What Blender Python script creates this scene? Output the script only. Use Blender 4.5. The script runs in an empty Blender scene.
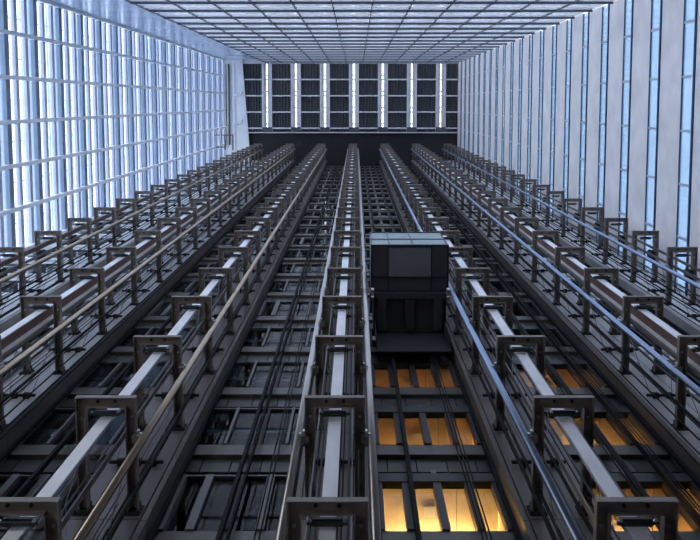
import bpy, bmesh, math, random
from mathutils import Vector, Matrix
random.seed(7)
scene = bpy.context.scene
C = scene.collection

# ------------------------------------------------------------------ camera
F, PX, PY, ZY = 900.0, 356.0, 190.0, 103.0          # focal length and principal point in pixels of 700x540
TH = math.atan((PY - ZY) / F)                        # tilt away from the zenith
cd = bpy.data.cameras.new('camera')
cam = bpy.data.objects.new('camera', cd); C.objects.link(cam)
cd.sensor_fit = 'HORIZONTAL'; cd.sensor_width = 36.0
cd.lens = F * 36.0 / 700.0
cd.shift_x = -(PX - 350.0) / 700.0
cd.shift_y = -(270.0 - PY) / 700.0
cd.clip_start = 0.1; cd.clip_end = 1000
cam.location = (0, 0, 0)                             # eye level is z = 0, the floor lies 1.6 m below
cam.rotation_euler = (math.pi - TH, 0, 0)
scene.camera = cam

# ------------------------------------------------------------------ sky and exposure
SKY_STRENGTH = 3.0
w = bpy.data.worlds.new('sky'); scene.world = w; w.use_nodes = True
nt = w.node_tree; nt.nodes.clear()
out = nt.nodes.new('ShaderNodeOutputWorld'); bg = nt.nodes.new('ShaderNodeBackground')
tc = nt.nodes.new('ShaderNodeTexCoord'); sp = nt.nodes.new('ShaderNodeSeparateXYZ')
rp = nt.nodes.new('ShaderNodeValToRGB')
rp.color_ramp.elements[0].position = 0.0; rp.color_ramp.elements[0].color = (0.84, 0.88, 0.93, 1)
rp.color_ramp.elements[1].position = 1.0; rp.color_ramp.elements[1].color = (0.88, 0.93, 1.0, 1)
nt.links.new(tc.outputs['Generated'], sp.inputs[0]); nt.links.new(sp.outputs['Z'], rp.inputs[0])
nt.links.new(rp.outputs[0], bg.inputs['Color']); bg.inputs['Strength'].default_value = SKY_STRENGTH
nt.links.new(bg.outputs[0], out.inputs['Surface'])
vs = scene.view_settings
vs.view_transform = 'Standard'; vs.look = 'None'; vs.gamma = 1.0; vs.use_curve_mapping = False
vs.exposure = 0.72
scene.cycles.transparent_max_bounces = 16
scene.cycles.max_bounces = 8

# ------------------------------------------------------------------ dimensions (metres, z from the eye)
P = 4.0                       # storey
FL = -1.6                     # floor
H = 115.0                     # roof
XL, XR = -16.78, 12.94        # side walls
YF = -5.06                    # glass wall opposite the lifts
DP = 4.98                     # front of the portal brackets
DC = 7.0                      # front of the column cladding
DL = 7.47                     # front of the window sills
PZ = 2.87                     # height of a portal within its storey
MX = [-0.36 + 3.9 * k for k in range(-3, 4)]

# ------------------------------------------------------------------ materials
def node_mat(name):
    m = bpy.data.materials.new(name); m.use_nodes = True
    return m, m.node_tree, m.node_tree.nodes['Principled BSDF']
def mat(name, col, rough=0.5, metal=0.0, var=0.12, scale=3.0, bump=0.0, stretch=(1, 1, 1), spec=0.5, rvar=0.1):
    m, t, b = node_mat(name); N = t.nodes; L = t.links
    tcn = N.new('ShaderNodeTexCoord'); mp = N.new('ShaderNodeMapping'); mp.inputs['Scale'].default_value = stretch
    geo = N.new('ShaderNodeNewGeometry')
    nz = N.new('ShaderNodeTexNoise'); nz.inputs['Scale'].default_value = scale; nz.inputs['Detail'].default_value = 5
    L.new(geo.outputs['Position'], mp.inputs[0]); L.new(mp.outputs[0], nz.inputs['Vector'])
    r = N.new('ShaderNodeValToRGB')
    r.color_ramp.elements[0].position = 0.3; r.color_ramp.elements[1].position = 0.7
    r.color_ramp.elements[0].color = tuple(c * (1 - var) for c in col) + (1,)
    r.color_ramp.elements[1].color = tuple(min(1, c * (1 + var)) for c in col) + (1,)
    L.new(nz.outputs['Fac'], r.inputs[0]); L.new(r.outputs[0], b.inputs['Base Color'])
    mr = N.new('ShaderNodeMapRange'); mr.inputs[3].default_value = max(0.02, rough - rvar); mr.inputs[4].default_value = min(1, rough + rvar)
    L.new(nz.outputs['Fac'], mr.inputs[0]); L.new(mr.outputs[0], b.inputs['Roughness'])
    b.inputs['Metallic'].default_value = metal
    b.inputs['Specular IOR Level'].default_value = spec
    if bump:
        bp = N.new('ShaderNodeBump'); bp.inputs['Strength'].default_value = bump; bp.inputs['Distance'].default_value = 0.02
        L.new(nz.outputs['Fac'], bp.inputs['Height']); L.new(bp.outputs[0], b.inputs['Normal'])
    return m
def glass(name, tint, diffuse=0.0, dcol=(0.7, 0.78, 0.9), rough=0.02, refl=1.0, stripes=0.0, f0=0.04):
    """pane: fresnel reflection over tinted see-through glass, with an optional fritted (light-scattering) share"""
    m = bpy.data.materials.new(name); m.use_nodes = True; t = m.node_tree; N = t.nodes; L = t.links; N.clear()
    o = N.new('ShaderNodeOutputMaterial'); tr = N.new('ShaderNodeBsdfTransparent'); gl = N.new('ShaderNodeBsdfGlossy')
    lw = N.new('ShaderNodeLayerWeight'); lw.inputs[0].default_value = 0.5
    pw = N.new('ShaderNodeMath'); pw.operation = 'POWER'; pw.inputs[1].default_value = 5.0
    sc = N.new('ShaderNodeMapRange'); sc.inputs[3].default_value = f0; sc.inputs[4].default_value = refl
    gb = N.new('ShaderNodeNewGeometry'); fi = N.new('ShaderNodeMath'); fi.operation = 'SUBTRACT'; fi.inputs[0].default_value = 1.0
    fr = N.new('ShaderNodeMath'); fr.operation = 'MULTIPLY'      # Schlick term, on the outer face of the pane only
    L.new(lw.outputs['Facing'], pw.inputs[0]); L.new(pw.outputs[0], sc.inputs[0]); L.new(gb.outputs['Backfacing'], fi.inputs[1])
    L.new(sc.outputs[0], fr.inputs[0]); L.new(fi.outputs[0], fr.inputs[1])
    tr.inputs[0].default_value = tint + (1,); gl.inputs['Roughness'].default_value = rough
    base = tr.outputs[0]
    if diffuse > 0:
        tl = N.new('ShaderNodeBsdfTranslucent'); tl.inputs[0].default_value = dcol + (1,)
        df = N.new('ShaderNodeBsdfDiffuse'); df.inputs[0].default_value = dcol + (1,)
        ms = N.new('ShaderNodeMixShader'); ms.inputs[0].default_value = 0.5
        L.new(tl.outputs[0], ms.inputs[1]); L.new(df.outputs[0], ms.inputs[2])
        m2 = N.new('ShaderNodeMixShader'); m2.inputs[0].default_value = diffuse
        if stripes:
            geo = N.new('ShaderNodeNewGeometry'); wv = N.new('ShaderNodeTexWave'); wv.bands_direction = 'Z'
            wv.inputs['Scale'].default_value = stripes; wv.inputs['Distortion'].default_value = 0
            mr = N.new('ShaderNodeMapRange'); mr.inputs[3].default_value = diffuse * 0.5; mr.inputs[4].default_value = min(1, diffuse * 1.5)
            L.new(geo.outputs['Position'], wv.inputs['Vector']); L.new(wv.outputs['Fac'], mr.inputs[0]); L.new(mr.outputs[0], m2.inputs[0])
        L.new(base, m2.inputs[1]); L.new(ms.outputs[0], m2.inputs[2]); base = m2.outputs[0]
    mx = N.new('ShaderNodeMixShader')
    L.new(fr.outputs[0], mx.inputs[0]); L.new(base, mx.inputs[1]); L.new(gl.outputs[0], mx.inputs[2]); L.new(mx.outputs[0], o.inputs[0])
    return m
def emit(name, col, s):
    m, t, b = node_mat(name)
    b.inputs['Base Color'].default_value = col + (1,); b.inputs['Emission Color'].default_value = col + (1,); b.inputs['Emission Strength'].default_value = s
    return m
M = {
 'portal': mat('portal_steel', (0.24, 0.205, 0.18), 0.48, 0.2, 0.25, 6, 0.1),
 'darksteel': mat('dark_steel', (0.035, 0.036, 0.04), 0.5, 0.3, 0.3, 5),
 'black': mat('black_rubber', (0.012, 0.012, 0.014), 0.7, 0.0, 0.2, 8, spec=0.3),
 'white': mat('white_paint', (0.88, 0.88, 0.91), 0.5, 0.0, 0.07, 4, 0.05, (1, 1, 0.35)),
 'steelblue': mat('blue_grey_paint', (0.30, 0.36, 0.48), 0.45, 0.2, 0.08, 4),
 'redbrown': mat('red_oxide_paint', (0.13, 0.065, 0.055), 0.55, 0.0, 0.2, 6),
 'cream': mat('cream_paint', (0.68, 0.65, 0.62), 0.55, 0.0, 0.06, 5),
 'tube0': mat('warm_tinted_tube', (0.49, 0.40, 0.31), 0.34, 0.85, 0.06, 3, 0.0, (1, 1, 0.2), rvar=0.02),  # warm tint for the tubes of the first three masts
 'tube1': mat('steel_tube', (0.50, 0.48, 0.47), 0.34, 0.85, 0.06, 3, 0.0, (1, 1, 0.2), rvar=0.02),
 'tube2': mat('blue_tinted_tube', (0.30, 0.38, 0.53), 0.34, 0.85, 0.06, 3, 0.0, (1, 1, 0.2), rvar=0.02),  # blue tint for the tubes of the last three masts
 'bolt': mat('zinc_bolt', (0.62, 0.61, 0.6), 0.3, 0.9, 0.1, 20),
 'cable': mat('black_cable', (0.008, 0.008, 0.009), 0.75, 0.0, 0.2, 20, spec=0.2),
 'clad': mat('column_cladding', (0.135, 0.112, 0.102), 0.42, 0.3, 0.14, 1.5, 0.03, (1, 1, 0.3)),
 'litclad': mat('half_sidelit_cladding', (0.42, 0.40, 0.40), 0.42, 0.2, 0.12, 1.5),  # lighter copy of the cladding, side daylight put into the colour
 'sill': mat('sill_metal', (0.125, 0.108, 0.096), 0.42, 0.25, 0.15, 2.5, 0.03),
 'litsill': mat('sidelit_sill_metal', (0.68, 0.68, 0.70), 0.45, 0.0, 0.12, 2),  # lit copy of the sill metal, side-wall daylight painted into its colour
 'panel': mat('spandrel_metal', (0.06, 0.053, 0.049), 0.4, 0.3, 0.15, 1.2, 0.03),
 'frame': mat('window_frame_metal', (0.04, 0.04, 0.043), 0.45, 0.4, 0.2, 4),
 'lightframe': mat('light_window_frame', (0.14, 0.133, 0.132), 0.4, 0.3, 0.12, 4),
 'beam': mat('dark_beam_metal', (0.045, 0.044, 0.045), 0.5, 0.3, 0.2, 4),
 'pane': glass('facade_glass', (0.66, 0.74, 0.79), refl=0.55, f0=0.02),
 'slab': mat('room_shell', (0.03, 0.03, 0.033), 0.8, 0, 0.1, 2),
 'warmceil': mat('room_plaster', (0.62, 0.50, 0.36), 0.8, 0, 0.08, 2),
 'lamp': emit('warm_lamp', (1.0, 0.56, 0.20), 30.0),
 'clear': glass('wall_glass', (0.84, 0.91, 1.0), 0.22, (0.66, 0.76, 0.92), refl=0.8),
 'sky_glass': glass('skylight_glass', (0.92, 0.96, 1.0)),
 'frit': glass('fritted_glass', (0.68, 0.71, 0.77), 0.6, (0.47, 0.50, 0.575), 0.08, 0.8, 3.0),
 'bluepanel': mat('satin_blue_panel', (0.50, 0.58, 0.72), 0.22, 0.3, 0.06, 0.5),
 'wfin': mat('white_mullion', (0.93, 0.94, 0.97), 0.4, 0, 0.03, 3),
 'dfin': mat('blue_grey_fin', (0.20, 0.255, 0.34), 0.4, 0.1, 0.08, 1.5),
 'lfin': mat('pale_fin', (0.50, 0.51, 0.60), 0.45, 0.1, 0.06, 1.5),
 'lattice': mat('slate_lattice', (0.07, 0.085, 0.12), 0.4, 0.3, 0.15, 3),
 'concrete': mat('pale_concrete', (0.86, 0.815, 0.80), 0.75, 0, 0.09, 0.9, 0.06, (1, 1, 1)),
 'bframe': mat('deep_blue_frame', (0.04, 0.08, 0.16), 0.8, 0.0, 0.1, 3, spec=0.1),
 'strip': glass('strip_glass', (0.50, 0.62, 0.74), 0.4, (0.52, 0.64, 0.75), 0.05, 1.0, 6.0),
 'blind': mat('blind_rail', (0.75, 0.83, 0.92), 0.5, 0, 0.05, 4),
 'rbeam': mat('roof_beam_paint', (0.68, 0.66, 0.68), 0.5, 0.0, 0.08, 2),
 'deck': mat('roof_deck', (0.085, 0.09, 0.10), 0.5, 0.2, 0.2, 2),
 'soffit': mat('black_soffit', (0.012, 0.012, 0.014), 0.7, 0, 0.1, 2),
 'plaster': mat('white_plaster', (0.82, 0.83, 0.86), 0.7, 0, 0.04, 1),
 'stone': mat('unseen_plinth_stone', (0.10, 0.10, 0.11), 0.6, 0, 0.2, 1.5),
 'palestone': mat('pale_stone', (0.55, 0.54, 0.53), 0.5, 0, 0.1, 1.0),
 'carfloor': mat('car_underside', (0.045, 0.045, 0.052), 0.5, 0.3, 0.15, 3),
 'carpanel': mat('car_underside_panel', (0.145, 0.14, 0.165), 0.45, 0.2, 0.08, 3),
 'cardark': mat('car_dark_steel', (0.022, 0.020, 0.020), 0.65, 0.0, 0.2, 3),
 'carglass': glass('car_glass', (0.70, 0.88, 0.90), 0.6, (0.66, 0.86, 0.88), 0.06, 1.0),
}

# ------------------------------------------------------------------ helpers
_cache = {}
def box_mesh(dx, dy, dz, m):
    k = (round(dx, 3), round(dy, 3), round(dz, 3), m)
    if k not in _cache:
        x, y, z = dx / 2, dy / 2, dz / 2
        me = bpy.data.meshes.new('box')
        me.from_pydata([(-x, -y, -z), (x, -y, -z), (x, y, -z), (-x, y, -z), (-x, -y, z), (x, -y, z), (x, y, z), (-x, y, z)], [],
                       [(0, 3, 2, 1), (4, 5, 6, 7), (0, 1, 5, 4), (1, 2, 6, 5), (2, 3, 7, 6), (3, 0, 4, 7)])
        me.materials.append(M[m]); _cache[k] = me
    return _cache[k]
def link(name, me, parent=None, loc=(0, 0, 0)):
    o = bpy.data.objects.new(name, me); C.objects.link(o); o.location = loc
    if parent is not None: o.parent = parent
    return o
def piece(name, m, parent, x0, x1, y0, y1, z0, z1):
    """one box as an object of its own; shares its mesh with boxes of the same size"""
    o = link(name, box_mesh(x1 - x0, y1 - y0, z1 - z0, m), parent, ((x0 + x1) / 2, (y0 + y1) / 2, (z0 + z1) / 2))
    if parent is not None:
        o.location -= parent.location
    return o
class MB:
    """collects boxes, tubes and profiles into one mesh"""
    def __init__(s): s.v = []; s.f = []
    def box(s, x0, x1, y0, y1, z0, z1):
        n = len(s.v)
        s.v += [(x0, y0, z0), (x1, y0, z0), (x1, y1, z0), (x0, y1, z0), (x0, y0, z1), (x1, y0, z1), (x1, y1, z1), (x0, y1, z1)]
        s.f += [tuple(n + i for i in q) for q in [(0, 3, 2, 1), (4, 5, 6, 7), (0, 1, 5, 4), (1, 2, 6, 5), (2, 3, 7, 6), (3, 0, 4, 7)]]
    def tube(s, pts, r, n=8):
        b = len(s.v); K = len(pts)
        for i, p in enumerate(pts):
            p = Vector(p); a = Vector(pts[max(0, i - 1)]); c = Vector(pts[min(K - 1, i + 1)])
            d = (c - a).normalized(); u = d.orthogonal().normalized(); w_ = d.cross(u)
            if abs(d.z) < 0.99: u = Vector((0, 0, 1)).cross(d).normalized(); w_ = d.cross(u)
            else: u = Vector((1, 0, 0)); w_ = d.cross(u).normalized(); u = w_.cross(d)
            for j in range(n):
                t = 2 * math.pi * j / n
                s.v.append(tuple(p + (u * math.cos(t) + w_ * math.sin(t)) * r))
        for i in range(K - 1):
            for j in range(n):
                s.f.append((b + i * n + j, b + i * n + (j + 1) % n, b + (i + 1) * n + (j + 1) % n, b + (i + 1) * n + j))
        s.f.append(tuple(b + j for j in reversed(range(n)))); s.f.append(tuple(b + (K - 1) * n + j for j in range(n)))
    def prism(s, prof, axis, a, b):
        """closed profile (2-D points) pushed along an axis from a to b"""
        n = len(s.v); k = len(prof)
        for t in (a, b):
            for (p, q) in prof:
                s.v.append({'x': (t, p, q), 'y': (p, t, q), 'z': (p, q, t)}[axis])
        for i in range(k): s.f.append((n + i, n + (i + 1) % k, n + k + (i + 1) % k, n + k + i))
        s.f.append(tuple(n + i for i in reversed(range(k)))); s.f.append(tuple(n + k + i for i in range(k)))
    def mesh(s, m, smooth=False):
        me = bpy.data.meshes.new('mesh'); me.from_pydata(s.v, [], s.f); me.materials.append(M[m])
        bm = bmesh.new(); bm.from_mesh(me); bmesh.ops.recalc_face_normals(bm, faces=bm.faces); bm.to_mesh(me); bm.free()
        if smooth: me.shade_smooth()
        return me
    def build(s, name, m, parent=None, smooth=False, loc=(0, 0, 0)):
        return link(name, s.mesh(m, smooth), parent, loc)
def thing(name, label, cat, loc=(0, 0, 0), group=None):
    o = link(name, None, None, loc); o['label'] = label; o['category'] = cat; o.empty_display_size = 0.3
    if group: o['group'] = group
    return o
def tag(o, label, cat, group=None):
    o['label'] = label; o['category'] = cat
    if group: o['group'] = group
    return o
def struct(o, label, cat='wall'):
    o['kind'] = 'structure'; o['label'] = label; o['category'] = cat
    return o
def many(name, m, parent, boxes, cap=300):
    """the `cap` lowest (largest in view) boxes as objects, the rest joined as one 'stuff' part"""
    boxes = sorted(boxes, key=lambda b: (b[4] < -1, b[4]))
    for b in boxes[:cap]: piece(name, m, parent, *b)
    if boxes[cap:]:
        mb = MB()
        for b in boxes[cap:]: mb.box(*b)
        o = mb.build(name + '_rest', m, parent, False, -parent.location); o['kind'] = 'stuff'
def frange(a, b, s):
    r = []
    while a < b: r.append(a); a += s
    return r

# ================================================================== SETTING
# ---- unseen floor, made pale to bounce daylight up at the portals
fl = struct(piece('floor', 'palestone', None, XL, XR, YF, 14.0, FL - 0.3, FL), 'pale stone floor of the tall atrium', 'floor')

# ---- glass wall on the blue side (x = XL): white uprights, blue and pale fins, panes
LB = 22.0                                            # added unseen plinth below, solid to keep daylight off the lower storeys
wl = struct(piece('wall_left', 'stone', None, XL - 0.5, XL, YF - 0.42, 9.0, FL, LB), 'tall blue glass wall ribbed by white uprights and horizontal fins')
YL = YF - 0.42
ups = [YL + 0.08] + frange(-3.35, 8.0, 2.13)
for y in ups: piece('upright', 'wfin', wl, XL - 0.05, XL + 0.28, y - 0.10, y + 0.10, LB, H)
for y in [u + 1.06 for u in ups]: piece('outer_mullion', 'lattice', wl, XL - 0.95, XL - 0.88, y - 0.03, y + 0.03, LB, H)
k = 0
for z in frange(LB + 1.3, H - 1.0, P):               # z mod 4 = 3.3
    piece('slab_fin', 'dfin', wl, XL - 0.25, XL + 0.16, YL, 9.0, z - 0.27, z + 0.27)
    piece('fin', 'lfin', wl, XL - 0.1, XL + 0.09, YL, 9.0, z + 1.22, z + 1.60)
    piece('fin', 'lfin', wl, XL - 0.1, XL + 0.09, YL, 9.0, z + 2.62, z + 3.00)
    piece('outer_rail', 'dfin', wl, XL - 0.95, XL - 0.85, YL, 9.0, z + 0.75, z + 0.81)
    piece('outer_rail', 'dfin', wl, XL - 0.95, XL - 0.85, YL, 9.0, z + 2.1, z + 2.16)
    for y0, y1 in zip(ups[:-1], ups[1:]):
        piece('pane', 'clear', wl, XL - 0.06, XL - 0.03, y0 + 0.085, y1 - 0.085, z + 0.28, z + P - 0.28)

# ---- glass wall opposite the lifts (y = YF): dark shelves and uprights, fritted panes, plain blue end panels
FB = 18.0  # unseen solid base, its height set to cut low daylight on the facade
LX = -11.35                                          # where the lattice starts
wf = struct(piece('wall_front', 'stone', None, LX, XR, YF - 0.5, YF, FL, FB), 'fritted glass wall gridded by dark shelves and thin uprights')
vx = frange(LX, XR - 0.2, 2.03)
zs = frange(FB + 0.0, H - 0.4, P)                    # z mod 4 = 2.0
for z in zs:
    piece('shelf', 'lattice', wf, LX, XR, YF - 0.02, YF + 0.105, z - 0.06, z + 0.06)
for x in vx[0:]:
    piece('upright', 'lattice', wf, x - 0.03, x + 0.03, YF - 0.03, YF + 0.06, FB, H)
for z in zs:
    piece('thin_rail', 'wfin', wf, LX, XR, YF - 0.02, YF + 0.012, z + 1.3, z + 1.36)
    piece('thin_rail', 'wfin', wf, LX, XR, YF - 0.02, YF + 0.012, z + 2.65, z + 2.71)
    for i, x in enumerate(vx):
        x1 = vx[i + 1] if i + 1 < len(vx) else XR
        if x1 - x > 0.3: piece('pane', 'frit', wf, x + 0.035, x1 - 0.035, YF - 0.05, YF - 0.02, z + 0.07, min(z + P - 0.07, H))
piece('return_panel', 'bluepanel', wf, LX - 0.04, LX - 0.01, YL, YF + 0.03, FB - 4, H)
for x0, x1 in ((XL + 0.05, -13.2), (-13.18, LX - 0.02)):
    for z in [FB - 4] + zs: piece('blue_panel', 'bluepanel', wf, x0, x1, YL - 0.08, YL, z + 0.004, min(z + P - 0.004, H))

# ---- concrete wall with ribbon windows (x = XR)
RB = 22.0  # unseen windowless base, solid to darken the lower part
wr = struct(piece('wall_right', 'concrete', None, XR, XR + 0.5, YF, 9.0, FL, RB + 0.57), 'pale concrete wall cut by narrow blue ribbon windows')
ry = [-5.06 + 1.90 - 2.13 * 0 + 2.13 * i for i in range(7)]
for z in frange(RB + 2.07, H, P):                    # z = head of the glass, mod 4 = 0.07
    g0 = z - 1.5
    piece('concrete_band', 'concrete', wr, XR, XR + 0.45, YF - 0.5, 9.0, z, g0 + P if g0 + P < H - 0.5 else H + 0.4)
    piece('head_frame', 'bframe', wr, XR + 0.01, XR + 0.12, YF, 9.0, z - 0.07, z)
    piece('sill_frame', 'bframe', wr, XR - 0.05, XR + 0.12, YF, 9.0, g0, g0 + 0.15)
    ee = [YF] + ry + [9.0]
    for a, b in zip(ee[:-1], ee[1:]):
        piece('pane', 'strip', wr, XR + 0.05, XR + 0.08, a, b, g0 + 0.15, z - 0.07)
    for y in ry: piece('mullion', 'lfin', wr, XR + 0.015, XR + 0.10, y - 0.05, y + 0.05, g0 + 0.15, z - 0.07)
    piece('blind_rail', 'blind', wr, XR + 0.24, XR + 0.28, YF, 9.0, g0 + 0.62, g0 + 0.74)
    piece('blind_rail', 'blind', wr, XR + 0.24, XR + 0.28, YF, 9.0, g0 + 0.95, g0 + 1.02)

# ---- roof: painted beams in pairs beside glazed slots, ribbed dark deck, black soffit behind
YE = 3.68
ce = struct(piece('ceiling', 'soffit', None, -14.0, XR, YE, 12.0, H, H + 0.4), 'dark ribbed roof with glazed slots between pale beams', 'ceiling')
slots = [MX[i] + 0.0 for i in range(7)]
sx = [-11.28 + 3.67 * i for i in range(7)]
edges = [-14.7] + sx + [XR + 0.3]
for i, x in enumerate(sx):
    for s in (-1, 1):
        piece('roof_beam', 'rbeam', ce, x + s * 0.50 - 0.13, x + s * 0.50 + 0.13, YF + 0.1, YE, H - 0.55, H + 0.1)
        piece('slot_plate', 'rbeam', ce, x + s * 0.26 - 0.12, x + s * 0.26 + 0.12, YF + 0.1, YE, H - 0.3, H + 0.1)
        piece('slot_bar', 'rbeam', ce, x + s * 0.09 - 0.025, x + s * 0.09 + 0.025, YF + 0.1, YE + 0.1, H - 0.2, H)
    for j in range(4):
        y0 = YF + 0.1 + j * 2.05
        piece('skylight_pane', 'sky_glass', ce, x - 0.38, x + 0.38, y0 + 0.05, y0 + 2.0, H + 0.04, H + 0.08)
        piece('slot_bar', 'rbeam', ce, x - 0.38, x + 0.38, y0 + 1.38, y0 + 1.52, H - 0.2, H)
        piece('slot_bar', 'rbeam', ce, x - 0.38, x + 0.38, y0 + 1.92, y0 + 2.08, H - 0.35, H)
for a, b in zip(edges[:-1], edges[1:]):
    x0 = a + (0.60 if a > -13.9 else 0.0); x1 = b - (0.60 if b < XR else 0.0)
    for j in range(4):
        y0 = YF + 0.1 + j * 2.05
        piece('cross_beam', 'rbeam', ce, x0, x1, y0 + 2.0 - 0.09, y0 + 2.0 + 0.09, H - 0.5, H)
        nr = max(3, int((x1 - x0) / 0.34)); mb = MB()   # ribbed deck sheet
        for r_ in range(nr):
            xa = x0 + (x1 - x0) * r_ / nr; xb = xa + (x1 - x0) / nr; xm = (xa + xb) / 2; d = (xb - xa) * 0.22
            mb.prism([(xa, H + 0.2), (xa, H + 0.05), (xa + d, H + 0.05), (xm - d * 0.4, H - 0.12), (xm + d * 0.9, H - 0.12), (xb - 0.02, H + 0.05), (xb, H + 0.2)], 'y', y0, y0 + 2.05 if j < 3 else YE)
        mb.build('deck_sheet', 'deck', ce, False, -ce.location)
for x in sx: piece('end_plate', 'deck', ce, x - 0.62, x + 0.62, 3.05, YE, H - 0.58, H - 0.55)
piece('end_beam', 'cream', ce, -14.0, XR, YE, YE + 0.12, H - 0.6, H - 0.25)
piece('gutter', 'rbeam', ce, -14.4, XR, YF - 0.5, YF + 0.12, H - 0.3, H)
# white bulkhead between the glass wall and the roof, with its skewed edge
mb = MB(); zz = H - 0.6
mb.prism([(XL - 0.3, YL - 0.1), (-14.35, YL - 0.1), (-13.55, 6.0), (-13.55, 12.0), (XL - 0.3, 12.0)], 'z', zz, zz + 0.5)
bh = mb.build('bulkhead', 'plaster', ce, False, -ce.location)
for x in (XL + 1.0, XL + 1.45): piece('ledge', 'rbeam', ce, x - 0.03, x + 0.03, YF, 6.5, zz - 0.1, zz)
for y in frange(YF + 1.0, 6.0, 1.0): piece('ledge', 'rbeam', ce, XL + 1.0, XL + 1.5, y - 0.03, y + 0.03, zz - 0.09, zz)

# ---- lift facade (y = DL): sills, spandrel panels, beams, windows, bay by bay and storey by storey
HC = 0.72                                            # half width of a column
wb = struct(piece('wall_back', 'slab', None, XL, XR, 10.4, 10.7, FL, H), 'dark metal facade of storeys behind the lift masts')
bays = [(XL + 0.1, MX[0] - HC)] + [(MX[i] + HC, MX[i + 1] - HC) for i in range(6)] + [(MX[6] + HC, XR - 0.02)]
psills, ppanels, sills, panels, beams, panes, mulls, lmulls, trans, slabs, clere = ([] for _ in range(11))
LIT = {}
for f in range(1, 29):
    z = P * f - 0.87 - P                             # sill top, mod 4 = 3.13
    if z < 2 or z > H - 3: continue
    for bi, (x0, x1) in enumerate(bays):
        wd = x1 - x0
        pale = bi in (0, 1, 6, 7)  # outer bays painted lighter to stand in for daylight from the side walls
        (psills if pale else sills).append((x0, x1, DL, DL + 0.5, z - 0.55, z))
        # spandrel plates below the sill with open joints
        cuts = [0, 0.12, 0.37, 0.63, 0.88, 1.0] if wd > 2 else [0, 0.5, 1.0]
        for a, b in zip(cuts[:-1], cuts[1:]):
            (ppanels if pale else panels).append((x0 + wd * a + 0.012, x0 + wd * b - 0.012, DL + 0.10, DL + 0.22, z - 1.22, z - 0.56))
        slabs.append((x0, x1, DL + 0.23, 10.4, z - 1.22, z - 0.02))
        dark = bi <= 3
        zb = z - P                                   # sill of the storey below: the window hangs between
        if not dark:
            beams.append((x0, x1, DL - 0.06, DL + 0.10, z - 2.05, z - 1.66))
            mid = x0 + wd * 0.5
            clere.append((mid - 0.05, mid + 0.05, DL + 0.06, DL + 0.14, z - 1.66, z - 1.22))
            wt = z - 2.05
        else:
            trans.append((x0, x1, DL + 0.0, DL + 0.1, z - 1.66, z - 1.60))
            clere.append((x0 + wd * 0.48, x0 + wd * 0.48 + 0.06, DL + 0.2, DL + 0.32, z - 1.60, z - 1.22))
            wt = z - 1.66
        yg = DL + 0.06
        if wd > 2:
            if not dark or f % 4 == 2:
                n = 4; pw = wd / n
                for i in range(n):
                    panes.append((x0 + pw * i + 0.08, x0 + pw * (i + 1) - 0.08, yg, yg + 0.02, zb, wt))
                for i in range(n + 1):
                    xm = min(max(x0 + pw * i, x0 + 0.08), x1 - 0.08)
                    (mulls if not dark else lmulls).append((xm - 0.075, xm + 0.075, yg - 0.10, yg + 0.08, zb, wt))
            else:
                for a, b in ((0, .27), (.27, .82), (.82, 1)):
                    panes.append((x0 + wd * a + 0.03, x0 + wd * b - 0.03, yg, yg + 0.02, zb, wt))
                for a in (.27, .82): lmulls.append((x0 + wd * a - 0.03, x0 + wd * a + 0.03, yg - 0.10, yg + 0.05, zb, wt))
                mulls.append((x0 + wd * .58 - 0.03, x0 + wd * .58 + 0.03, yg - 0.06, yg + 0.05, zb, wt))
                mulls.append((x0, x1, yg + 0.03, yg + 0.06, zb + 0.95, zb + 1.2))
        else:
            panes.append((x0 + 0.03, x1 - 0.03, yg, yg + 0.02, zb, wt))
many('sill', 'sill', wb, sills); many('sidelit_sill', 'litsill', wb, psills); many('sidelit_spandrel_panel', 'litsill', wb, ppanels); many('spandrel_panel', 'panel', wb, panels); many('beam', 'beam', wb, beams)
many('pane', 'pane', wb, panes); many('mullion', 'frame', wb, mulls); many('light_mullion', 'lightframe', wb, lmulls)
many('transom', 'lightframe', wb, trans); many('floor_slab', 'slab', wb, slabs); many('clerestory_post', 'lightframe', wb, clere)

# ---- columns clad in upright planks
planks, edgesb, pedges = {'clad': [], 'litclad': [], 'litsill': []}, [], []
for ci, x in enumerate(MX):
    for f in range(0, 29):
        z0 = P * f - 1.4; z1 = z0 + P - 0.02
        if z0 > H - 5: break
        for a, b in ((-0.60, -0.31), (-0.29, 0.0), (0.02, 0.30), (0.32, 0.60)):
            planks[('litsill', 'litclad', 'clad', 'clad', 'clad', 'litclad', 'litsill')[ci]].append((x + a, x + b, DC, DC + 0.1, z0, z1))  # planks nearer the side walls coloured lighter, as if daylit
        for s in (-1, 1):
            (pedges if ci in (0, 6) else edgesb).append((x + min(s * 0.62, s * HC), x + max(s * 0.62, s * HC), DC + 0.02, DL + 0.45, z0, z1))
for m_, n_ in (('clad', 'plank'), ('litclad', 'half_sidelit_plank'), ('litsill', 'sidelit_plank')): many(n_, m_, wb, planks[m_], 200)
many('edge_strip', 'sill', wb, edgesb); many('sidelit_edge_strip', 'litclad', wb, pedges, 120)
for x in MX: piece('column_core', 'slab', wb, x - 0.61, x + 0.61, DC + 0.11, 10.4, FL, H - 3)
# slim guide rails standing off the facade in each bay
for i in range(6):
    x = (MX[i] + MX[i + 1]) / 2
    for o_, wdt in {2: ((0.0, 0.035), (0.15, 0.02)), 3: ((-0.53, 0.04),)}.get(i, ((-0.1, 0.035), (0.55, 0.025))):
        piece('guide_rail', 'cable', wb, x + o_ - wdt, x + o_ + wdt, DL - 0.24, DL - 0.12, FL, H - 4)
for x0, x1 in bays[1:7]:  # black band over the dark gap at each column edge
    for x in (x0, x1 - 0.08): piece('gap_band', 'cable', wb, x, x + 0.08, DL - 0.14, DL - 0.04, FL, H - 4)

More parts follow.
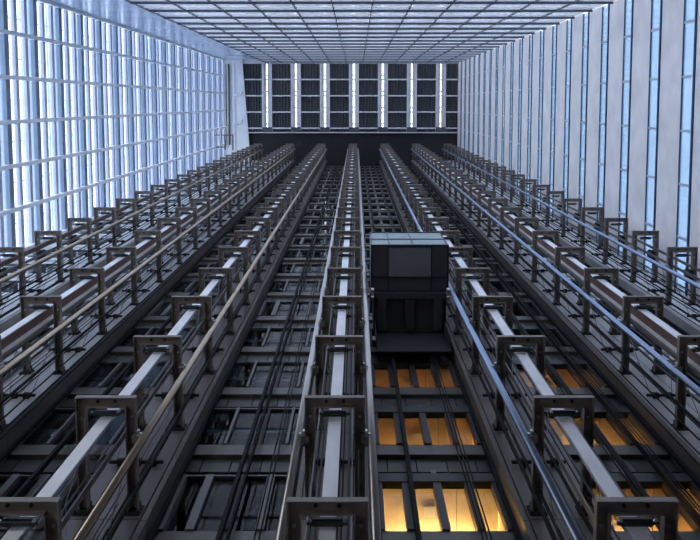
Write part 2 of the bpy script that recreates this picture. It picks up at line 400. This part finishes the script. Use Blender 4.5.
# ---- lit rooms: plaster ceiling and back wall; the strip lamps are things of their own
def lit_room(bi, f, power):
    x0, x1 = bays[bi]; z = P * f - 0.87 - P; zb = z - P
    zc = z - 1.95
    n = 3
    for i in range(n):
        for j in range(2):
            a = x0 + (x1 - x0) * i / n; b = x0 + (x1 - x0) * (i + 1) / n
            piece('ceiling_board', 'warmceil', wb, a + 0.006, b - 0.006, DL + 0.14 + j * 1.15, DL + 1.28 + j * 1.15, zc, zc + 0.04)
    piece('room_wall', 'warmceil', wb, x0, x1, DL + 2.45, DL + 2.5, zb, zc)
    for x in (x0 - 0.02, x1 + 0.0): piece('room_side', 'warmceil', wb, x, x + 0.02, DL + 0.14, DL + 2.45, zb, zc)
    piece('ceiling_hatch', 'cream', wb, (x0 + x1) / 2 - 0.24, (x0 + x1) / 2 - 0.02, DL + 0.5, DL + 0.72, zc - 0.02, zc)
    t = thing('strip_lamp', 'warm glowing strip lamp in a lit room ' + {4: 'of the bay below the lift car', 5: 'of the second bay from the concrete wall', 6: 'of the bay nearest the concrete wall'}[bi], 'lamp', ((x0 + x1) / 2, DL + 1.5, zc - 0.2), 'strip lamps in the lit rooms, bay %d from the blue glass wall' % bi)
    link('lamp_tray', box_mesh(2.1, 0.16, 0.03, 'cream'), t, (0, 0, 0.015))
    link('lamp_tube', box_mesh(2.0, 0.07, 0.05, power), t, (0, 0, 0.06))
    for sx_ in (-0.9, 0.9): link('stem', box_mesh(0.03, 0.02, 0.168, 'cream'), t, (sx_, 0.06, 0.114))
M['lamp1'] = emit('warm_lamp_bright', (1.0, 0.55, 0.18), 300.0)
M['lamp2'] = emit('warm_lamp_soft', (1.0, 0.50, 0.16), 70.0)
M['lamp3'] = emit('warm_lamp_dim', (1.0, 0.48, 0.16), 45.0)
for bi, f, pw in ((4, 4, 'lamp1'), (4, 5, 'lamp1'), (4, 6, 'lamp1'), (4, 7, 'lamp2'), (4, 8, 'lamp3'), (5, 4, 'lamp2'), (5, 5, 'lamp2'), (5, 6, 'lamp2'), (5, 7, 'lamp2'), (5, 8, 'lamp3'),
                  (6, 5, 'lamp3'), (6, 6, 'lamp2'), (6, 7, 'lamp3')):
    lit_room(bi, f, pw)

# ================================================================== THINGS
# ---- guide masts: portal brackets, I-beam, tubes, rods, clamps
NP = 27                                              # portals per mast, one a storey
PW = 0.515; MT = 0.18; PD = DC - DP                  # half width, member width, depth
def portal_mesh():
    mb = MB(); t = 0.045; h = 0.13
    # horizontal web plates (seen from below) and upright flanges
    mb.box(-PW, PW, 0, MT, h - 0.03, h)
    mb.box(-PW, PW, 0, 0.02, 0, h - 0.03); mb.box(-PW + MT, PW - MT, MT - 0.02, MT, -0.02, h - 0.03)
    for s in (-1, 1):
        a, b = sorted((s * PW, s * (PW - MT)))
        mb.box(a, b, MT, PD - 0.02, h - 0.03, h)
        e = s * PW; mb.box(min(e, e - s * 0.02), max(e, e - s * 0.02), 0.02, PD - 0.02, 0, h - 0.03)
        i_ = s * (PW - MT); mb.box(min(i_, i_ + s * 0.02), max(i_, i_ + s * 0.02), MT, PD - 0.02, -0.02, h - 0.03)
    return mb.mesh('portal')
def foot_mesh():
    mb = MB()
    mb.box(-0.15, 0.15, -0.03, 0.0, -0.14, 0.2); mb.box(-0.10, 0.10, -0.13, -0.03, 0.131, 0.17)
    mb.tube([(-0.11, -0.06, -0.09), (-0.11, -0.03, -0.09)], 0.025, 6); mb.tube([(0.11, -0.06, -0.09), (0.11, -0.03, -0.09)], 0.025, 6)
    return mb.mesh('black')
def hanger_mesh():
    mb = MB(); mb.tube([(-0.26, 0.27, -0.03), (0.26, 0.27, -0.03)], 0.028, 6); mb.box(-0.20, 0.20, 0.24, 0.34, 0.02, 0.09)
    return mb.mesh('darksteel')
def bolt_mesh(n=8):
    mb = MB(); mb.tube([(0, 0, -0.035), (0, 0, 0.0)], 0.026, 6); return mb.mesh('bolt')
def dbolt_mesh():
    mb = MB(); mb.tube([(0, 0, -0.035), (0, 0, 0.0)], 0.028, 6); return mb.mesh('black')
me_dbolt = dbolt_mesh()
def clamp_mesh():
    """tube clamp on a post: plate, saddle and two bolts; the tube lies at +x"""
    mb = MB()
    mb.box(-0.10, 0.02, -0.06, 0.06, -0.05, 0.11); mb.box(-0.02, 0.06, -0.085, 0.085, 0.02, 0.07)
    mb.tube([(-0.02, -0.11, -0.03), (-0.02, -0.11, 0.12)], 0.024, 6); mb.tube([(-0.02, 0.11, -0.03), (-0.02, 0.11, 0.12)], 0.024, 6)
    mb.box(-0.06, 0.02, -0.14, 0.14, 0.0, 0.03)
    return mb.mesh('bolt')
def block_mesh():
    mb = MB(); o_ = []
    for j in range(10):
        a = math.pi * 2 * j / 10; o_.append((0.10 * math.cos(a), 0.20 * math.sin(a)))
    mb.prism(o_, 'z', -0.25, 0.22); return mb.mesh('black')
def strut_mesh():
    """dark cross strut clamped to the planks half way between two portals"""
    mb = MB(); mb.box(-0.52, 0.52, DC - 0.10 - DP, DC - 0.04 - DP, -0.03, 0.03)
    for x in (-0.3, 0.02, 0.31):
        mb.box(x - 0.07, x + 0.07, DC - 0.13 - DP, DC - DP, -0.055, 0.055)
    return mb.mesh('black')
def tie_mesh(s):
    mb = MB(); mb.tube([(s * 0.40, DC - 0.08 - DP, -1.9), (s * 0.40, 0.9, -0.02)], 0.011, 5)
    mb.tube([(s * 0.12, DC - 0.08 - DP, -1.9), (s * 0.42, 1.45, -0.9)], 0.011, 5); return mb.mesh('lightframe')
me_portal, me_foot, me_hang, me_bolt, me_clamp, me_block, me_strut = portal_mesh(), foot_mesh(), hanger_mesh(), bolt_mesh(), clamp_mesh(), block_mesh(), strut_mesh()
me_tie = {s: tie_mesh(s) for s in (-1, 1)}
TY = 5.70 - DP                                       # tube depth behind the portal front
labels = ['steel guide mast nearest the ribbed blue glass wall', 'second steel guide mast from the ribbed blue glass wall',
          'third steel guide mast from the blue glass wall, bordering the dark unlit bay',
          'steel guide mast with round tubes on both sides, beside the lift car',
          'steel guide mast on the far side of the lift car from the two-tube mast',
          'second steel guide mast from the pale concrete wall', 'steel guide mast nearest the pale concrete wall']
TOPZ = PZ + P * NP + 1.0
for mi, x in enumerate(MX):
    t = thing('elevator_guide_mast', labels[mi], 'guide mast', (x, DP, FL), 'guide masts along the lift facade')
    dz = -FL
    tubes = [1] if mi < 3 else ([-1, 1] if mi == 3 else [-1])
    # I-beam in the middle: white front flange, red oxide web, cream rear flange
    def col(name, m, x0, x1, y0, y1):
        mb = MB(); mb.box(x0, x1, y0, y1, 0, TOPZ + dz); return mb.build(name, m, t)
    if mi in (1, 5):
        col('front_flange', 'white', -0.10, 0.10, 0.36, 0.385); col('web', 'redbrown', -0.085, 0.085, 0.385, 0.50); col('rear_flange', 'cream', -0.16, 0.16, 0.66, 0.70); col('rear_web', 'redbrown', -0.03, 0.03, 0.50, 0.66)
    elif mi in (2, 3, 4):
        col('front_flange', 'white', -0.105, 0.105, 0.36, 0.385); col('web', 'steelblue', -0.09, 0.09, 0.385, 0.46)
    elif mi == 0:
        col('slim_bar', 'redbrown', -0.045, 0.045, 0.40, 0.48)
    if mi == 6: pass
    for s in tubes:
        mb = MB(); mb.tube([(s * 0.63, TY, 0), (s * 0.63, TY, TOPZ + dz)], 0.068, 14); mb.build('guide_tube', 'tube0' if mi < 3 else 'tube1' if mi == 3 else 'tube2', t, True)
    for s in (-1, 1):
        mb = MB(); mb.box(s * 0.30 - 0.012, s * 0.30 + 0.012, 0.62, 0.72, 0, TOPZ + dz); mb.build('angle_rail', 'lightframe', t)
        mb = MB(); mb.tube([(s * 0.24, 1.25, 0), (s * 0.24, 1.25, TOPZ + dz)], 0.02, 6); mb.build('rod', 'darksteel', t)
        if s in tubes: mb = MB(); mb.box(s * 0.66 - 0.025, s * 0.66 + 0.025, 1.30, 1.35, 0, TOPZ + dz); mb.build('tube_band', 'cable', t)  # black strip running behind each tube
    for xx, yy in ((-0.42, 1.62), (-0.36, 1.68), (0.07, 1.55), (0.13, 1.60), (0.38, 1.66), (0.44, 1.60)):
        mb = MB(); mb.tube([(xx, yy, 0), (xx, yy, TOPZ + dz)], 0.014, 5); mb.build('cable', 'cable', t)
    for k in range(1, NP + 1):
        z = PZ + P * k + dz
        p = link('portal_frame', me_portal, t, (0, 0, z))
        near = k <= 14
        link('hanger_bar', me_hang, p)
        for s in (-1, 1):
            if near: link('foot', me_foot, p, (s * (PW - MT / 2), PD, 0.0))
            if k <= 9:
                link('dark_bolt', me_dbolt, p, (s * 0.15, 0.09, 0.10)); link('bolt', me_bolt, p, (s * (PW - 0.09), 0.36, 0.10))
                link('eye_bolt', me_bolt, p, (s * 0.22, 0.24, -0.01))
                link('tie_rod', me_tie[s], p)
        for s in tubes:
            c = link('tube_clamp', me_clamp, p, (s * 0.55, TY, 0.0))
            if s < 0: c.rotation_euler.z = math.pi
        if mi in (0, 1, 5, 6):
            s = -1 if mi < 3 else 1
            link('damper', me_block, p, (s * 0.235, 0.95, 0.0))
        if near: link('strut', me_strut, t, (0, 0, z + 2.0))

# ---- hoist ropes hanging in the bays
bay_names = ['between the two masts nearest the blue glass wall', 'in the second bay from the blue glass wall', 'in the dark unlit bay',
             'behind the lift car in the lit bay', 'in the second bay from the concrete wall', 'between the two masts nearest the concrete wall']
for i in range(6):
    x = (MX[i] + MX[i + 1]) / 2
    offs = [(0.52, 7.2), (0.59, 7.2), (0.66, 7.2)] if i != 2 else [(0.62, 7.2), (0.70, 7.2)]
    if i in (0, 1, 4, 5): offs += [(-0.72, 6.5), (-0.80, 6.5), (-0.95, 6.6), (0.80, 6.6), (0.90, 6.5), (1.0, 6.6), (-1.05, 6.45), (1.12, 6.45)]
    for j, (o_, y) in enumerate(offs):
        mb = MB(); r = 0.03 if j == 3 else 0.016
        mb.tube([(0, 0, 0), (0, 0, H - 4 - 1.0)], r, 6)
        o = mb.build('hoist_rope', 'cable', None, False, (x + o_, y, 1.0)); tag(o, 'thin black hoist rope hanging ' + bay_names[i], 'rope', 'hoist ropes ' + bay_names[i])

# ---- the lift car
CX0, CX1, CY0, CY1, CZ0, CZ1 = 0.456, 2.83, 4.30, 5.75, 27.1, 29.9
cx, cw = (CX0 + CX1) / 2, (CX1 - CX0) / 2
car = thing('elevator_car', 'dark lift car with a pale glass front hanging between two masts', 'lift car', (cx, CY0, CZ0))
def cp(name, m, x0, x1, y0, y1, z0, z1, par=None):
    mb = MB(); mb.box(x0, x1, y0, y1, z0, z1); return mb.build(name, m, par or car)
D = CY1 - CY0; CH = CZ1 - CZ0
fp = cp('floor_pan', 'carfloor', -cw, cw, 0, D, 0.03, 0.16)
for a, b in ((0, 0.04), (D - 0.05, D)): cp('floor_frame', 'black', -cw, cw, a, b, 0, 0.03)
for s in (-1, 1): cp('floor_frame', 'black', min(s * cw, s * (cw - .05)), max(s * cw, s * (cw - .05)), 0.04, D - 0.05, 0, 0.03)
for x in (-0.66, 0.66): cp('floor_rib', 'black', x - 0.015, x + 0.015, 0.04, D - 0.05, 0, 0.03)
cp('floor_rib', 'black', -cw + .05, cw - .05, 0.98, 1.02, 0.0, 0.03)
cp('floor_panel', 'carpanel', -0.64, 0.64, 0.10, 0.97, 0.005, 0.028)
for s in (-1, 1): cp('side_floor_panel', 'carfloor', min(s * 0.68, s * (cw - .06)), max(s * 0.68, s * (cw - .06)), 0.05, 0.97, 0.01, 0.028)
# glass front in two rows of three panes with slim frames
xs = [-cw + 0.03, -0.62, 0.10, cw - 0.03]
for za, zb_ in ((0.16, 1.25), (1.29, CH - 0.10)):
    for a, b in zip(xs[:-1], xs[1:]): cp('front_pane', 'carglass', a + 0.015, b - 0.015, 0.02, 0.04, za, zb_)
for x in xs: cp('front_mullion', 'darksteel', x - 0.015, x + 0.015, 0.0, 0.06, 0.16, CH - 0.10)
cp('handrail', 'bolt', -cw + 0.1, cw - 0.1, 0.10, 0.14, 1.05, 1.09); cp('transom', 'darksteel', -cw, cw, 0.0, 0.06, 1.25, 1.29)
for s in (-1, 1):
    a, b = sorted((s * cw, s * (cw - 0.02)))
    cp('side_pane', 'carglass', a, b, 0.05, D, 0.16, CH - 0.1)
cp('car_roof', 'cardark', -cw, cw, 0, 2.75, CH - 0.1, CH)
cp('cabin_rear', 'cardark', -cw + 0.08, cw - 0.08, D + 0.16, 2.75, -0.05, CH - 0.1)
cp('sling_beam', 'beam', -cw - 0.02, cw + 0.02, D, D + 0.16, -0.22, 0.16)
for x in (-0.85, 0.0, 0.85): cp('underframe_beam', 'carfloor' if x else 'cardark', x - 0.13, x + 0.13, D + 0.16, 2.6, -0.2, -0.05)
cp('apron', 'soffit', -cw + 0.12, cw - 0.12, 2.72, 2.75, -2.1, -0.05)
for s in (-1, 1): cp('apron_fold', 'cardark', min(s * (cw - .14), s * (cw - .12)), max(s * (cw - .14), s * (cw - .12)), 2.35, 2.72, -1.9, -0.05)
for s in (-1, 1):
    mb = MB(); x = s * (cw - 0.04)
    mb.box(x - 0.05, x + 0.05, D - 0.16, D + 0.1, -0.35, -0.22)
    mb.tube([(x - 0.04, D - 0.12, -0.30), (x + 0.04, D - 0.12, -0.30)], 0.07, 10); mb.tube([(x - 0.04, D + 0.1, -0.30), (x + 0.04, D + 0.1, -0.30)], 0.07, 10)
    mb.build('roller_guide', 'bolt', car)

# ---- service pipes and a gate-like ladder frame high in the corner by the glass wall
for x, r in ((XL + 0.10, 0.05), (XL + 0.75, 0.11)):
    mb = MB(); zc = H - 0.605 - r
    mb.tube([(0, 0, 0), (0, 10.2, 0)], r, 10)
    o = mb.build('service_pipe', 'sill', None, True, (x + (0.28 if r < 0.1 else -0.02), YF + 0.15, zc))
    tag(o, 'slim grey service pipe under the roof by the blue glass wall' if r < 0.1 else 'thick grey service pipe under the roof by the blue glass wall', 'pipe')
t = thing('cable_loop', 'grey loop of cable hung from a boxy frame under the roof corner', 'cable loop', (XL + 0.75, 3.2, H - 9.0))
mb = MB(); pts = [(0.5 - 0.45 * math.cos(a), -0.0 - 0.55 * math.sin(a), 0) for a in [math.pi * i / 10 for i in range(11)]]
mb.tube([(0.05, 2.2, 0)] + pts + [(0.95, 2.2, 0)], 0.07, 8); mb.build('cable_arc', 'rbeam', t, True)
mb = MB(); mb.box(0.55, 1.6, 0.5, 0.62, -0.1, 0.1); mb.box(0.55, 0.67, 0.62, 2.3, -0.1, 0.1); mb.box(1.48, 1.6, 0.62, 2.3, -0.1, 0.1); mb.build('hanger_frame', 'sill', t)
mb = MB(); mb.box(-0.75, 0.56, 1.9, 2.05, 0.1, 0.2); mb.box(-0.75, 0.56, 0.5, 0.62, 0.1, 0.2); mb.build('wall_arm', 'sill', t)
for y in (-1.0, 2.6):
    mb = MB(); mb.tube([(0, 0, 0), (0.9, 0, 0), (1.1, -0.3, 0), (1.1, -0.5, 0)], 0.11, 8)
    tag(mb.build('elbow_bracket', 'rbeam', None, True, (XL + 1.3, y, H - 0.84)), 'small elbow pipe fixed to the white bulkhead under the roof', 'pipe', 'elbow pipes on the bulkhead')
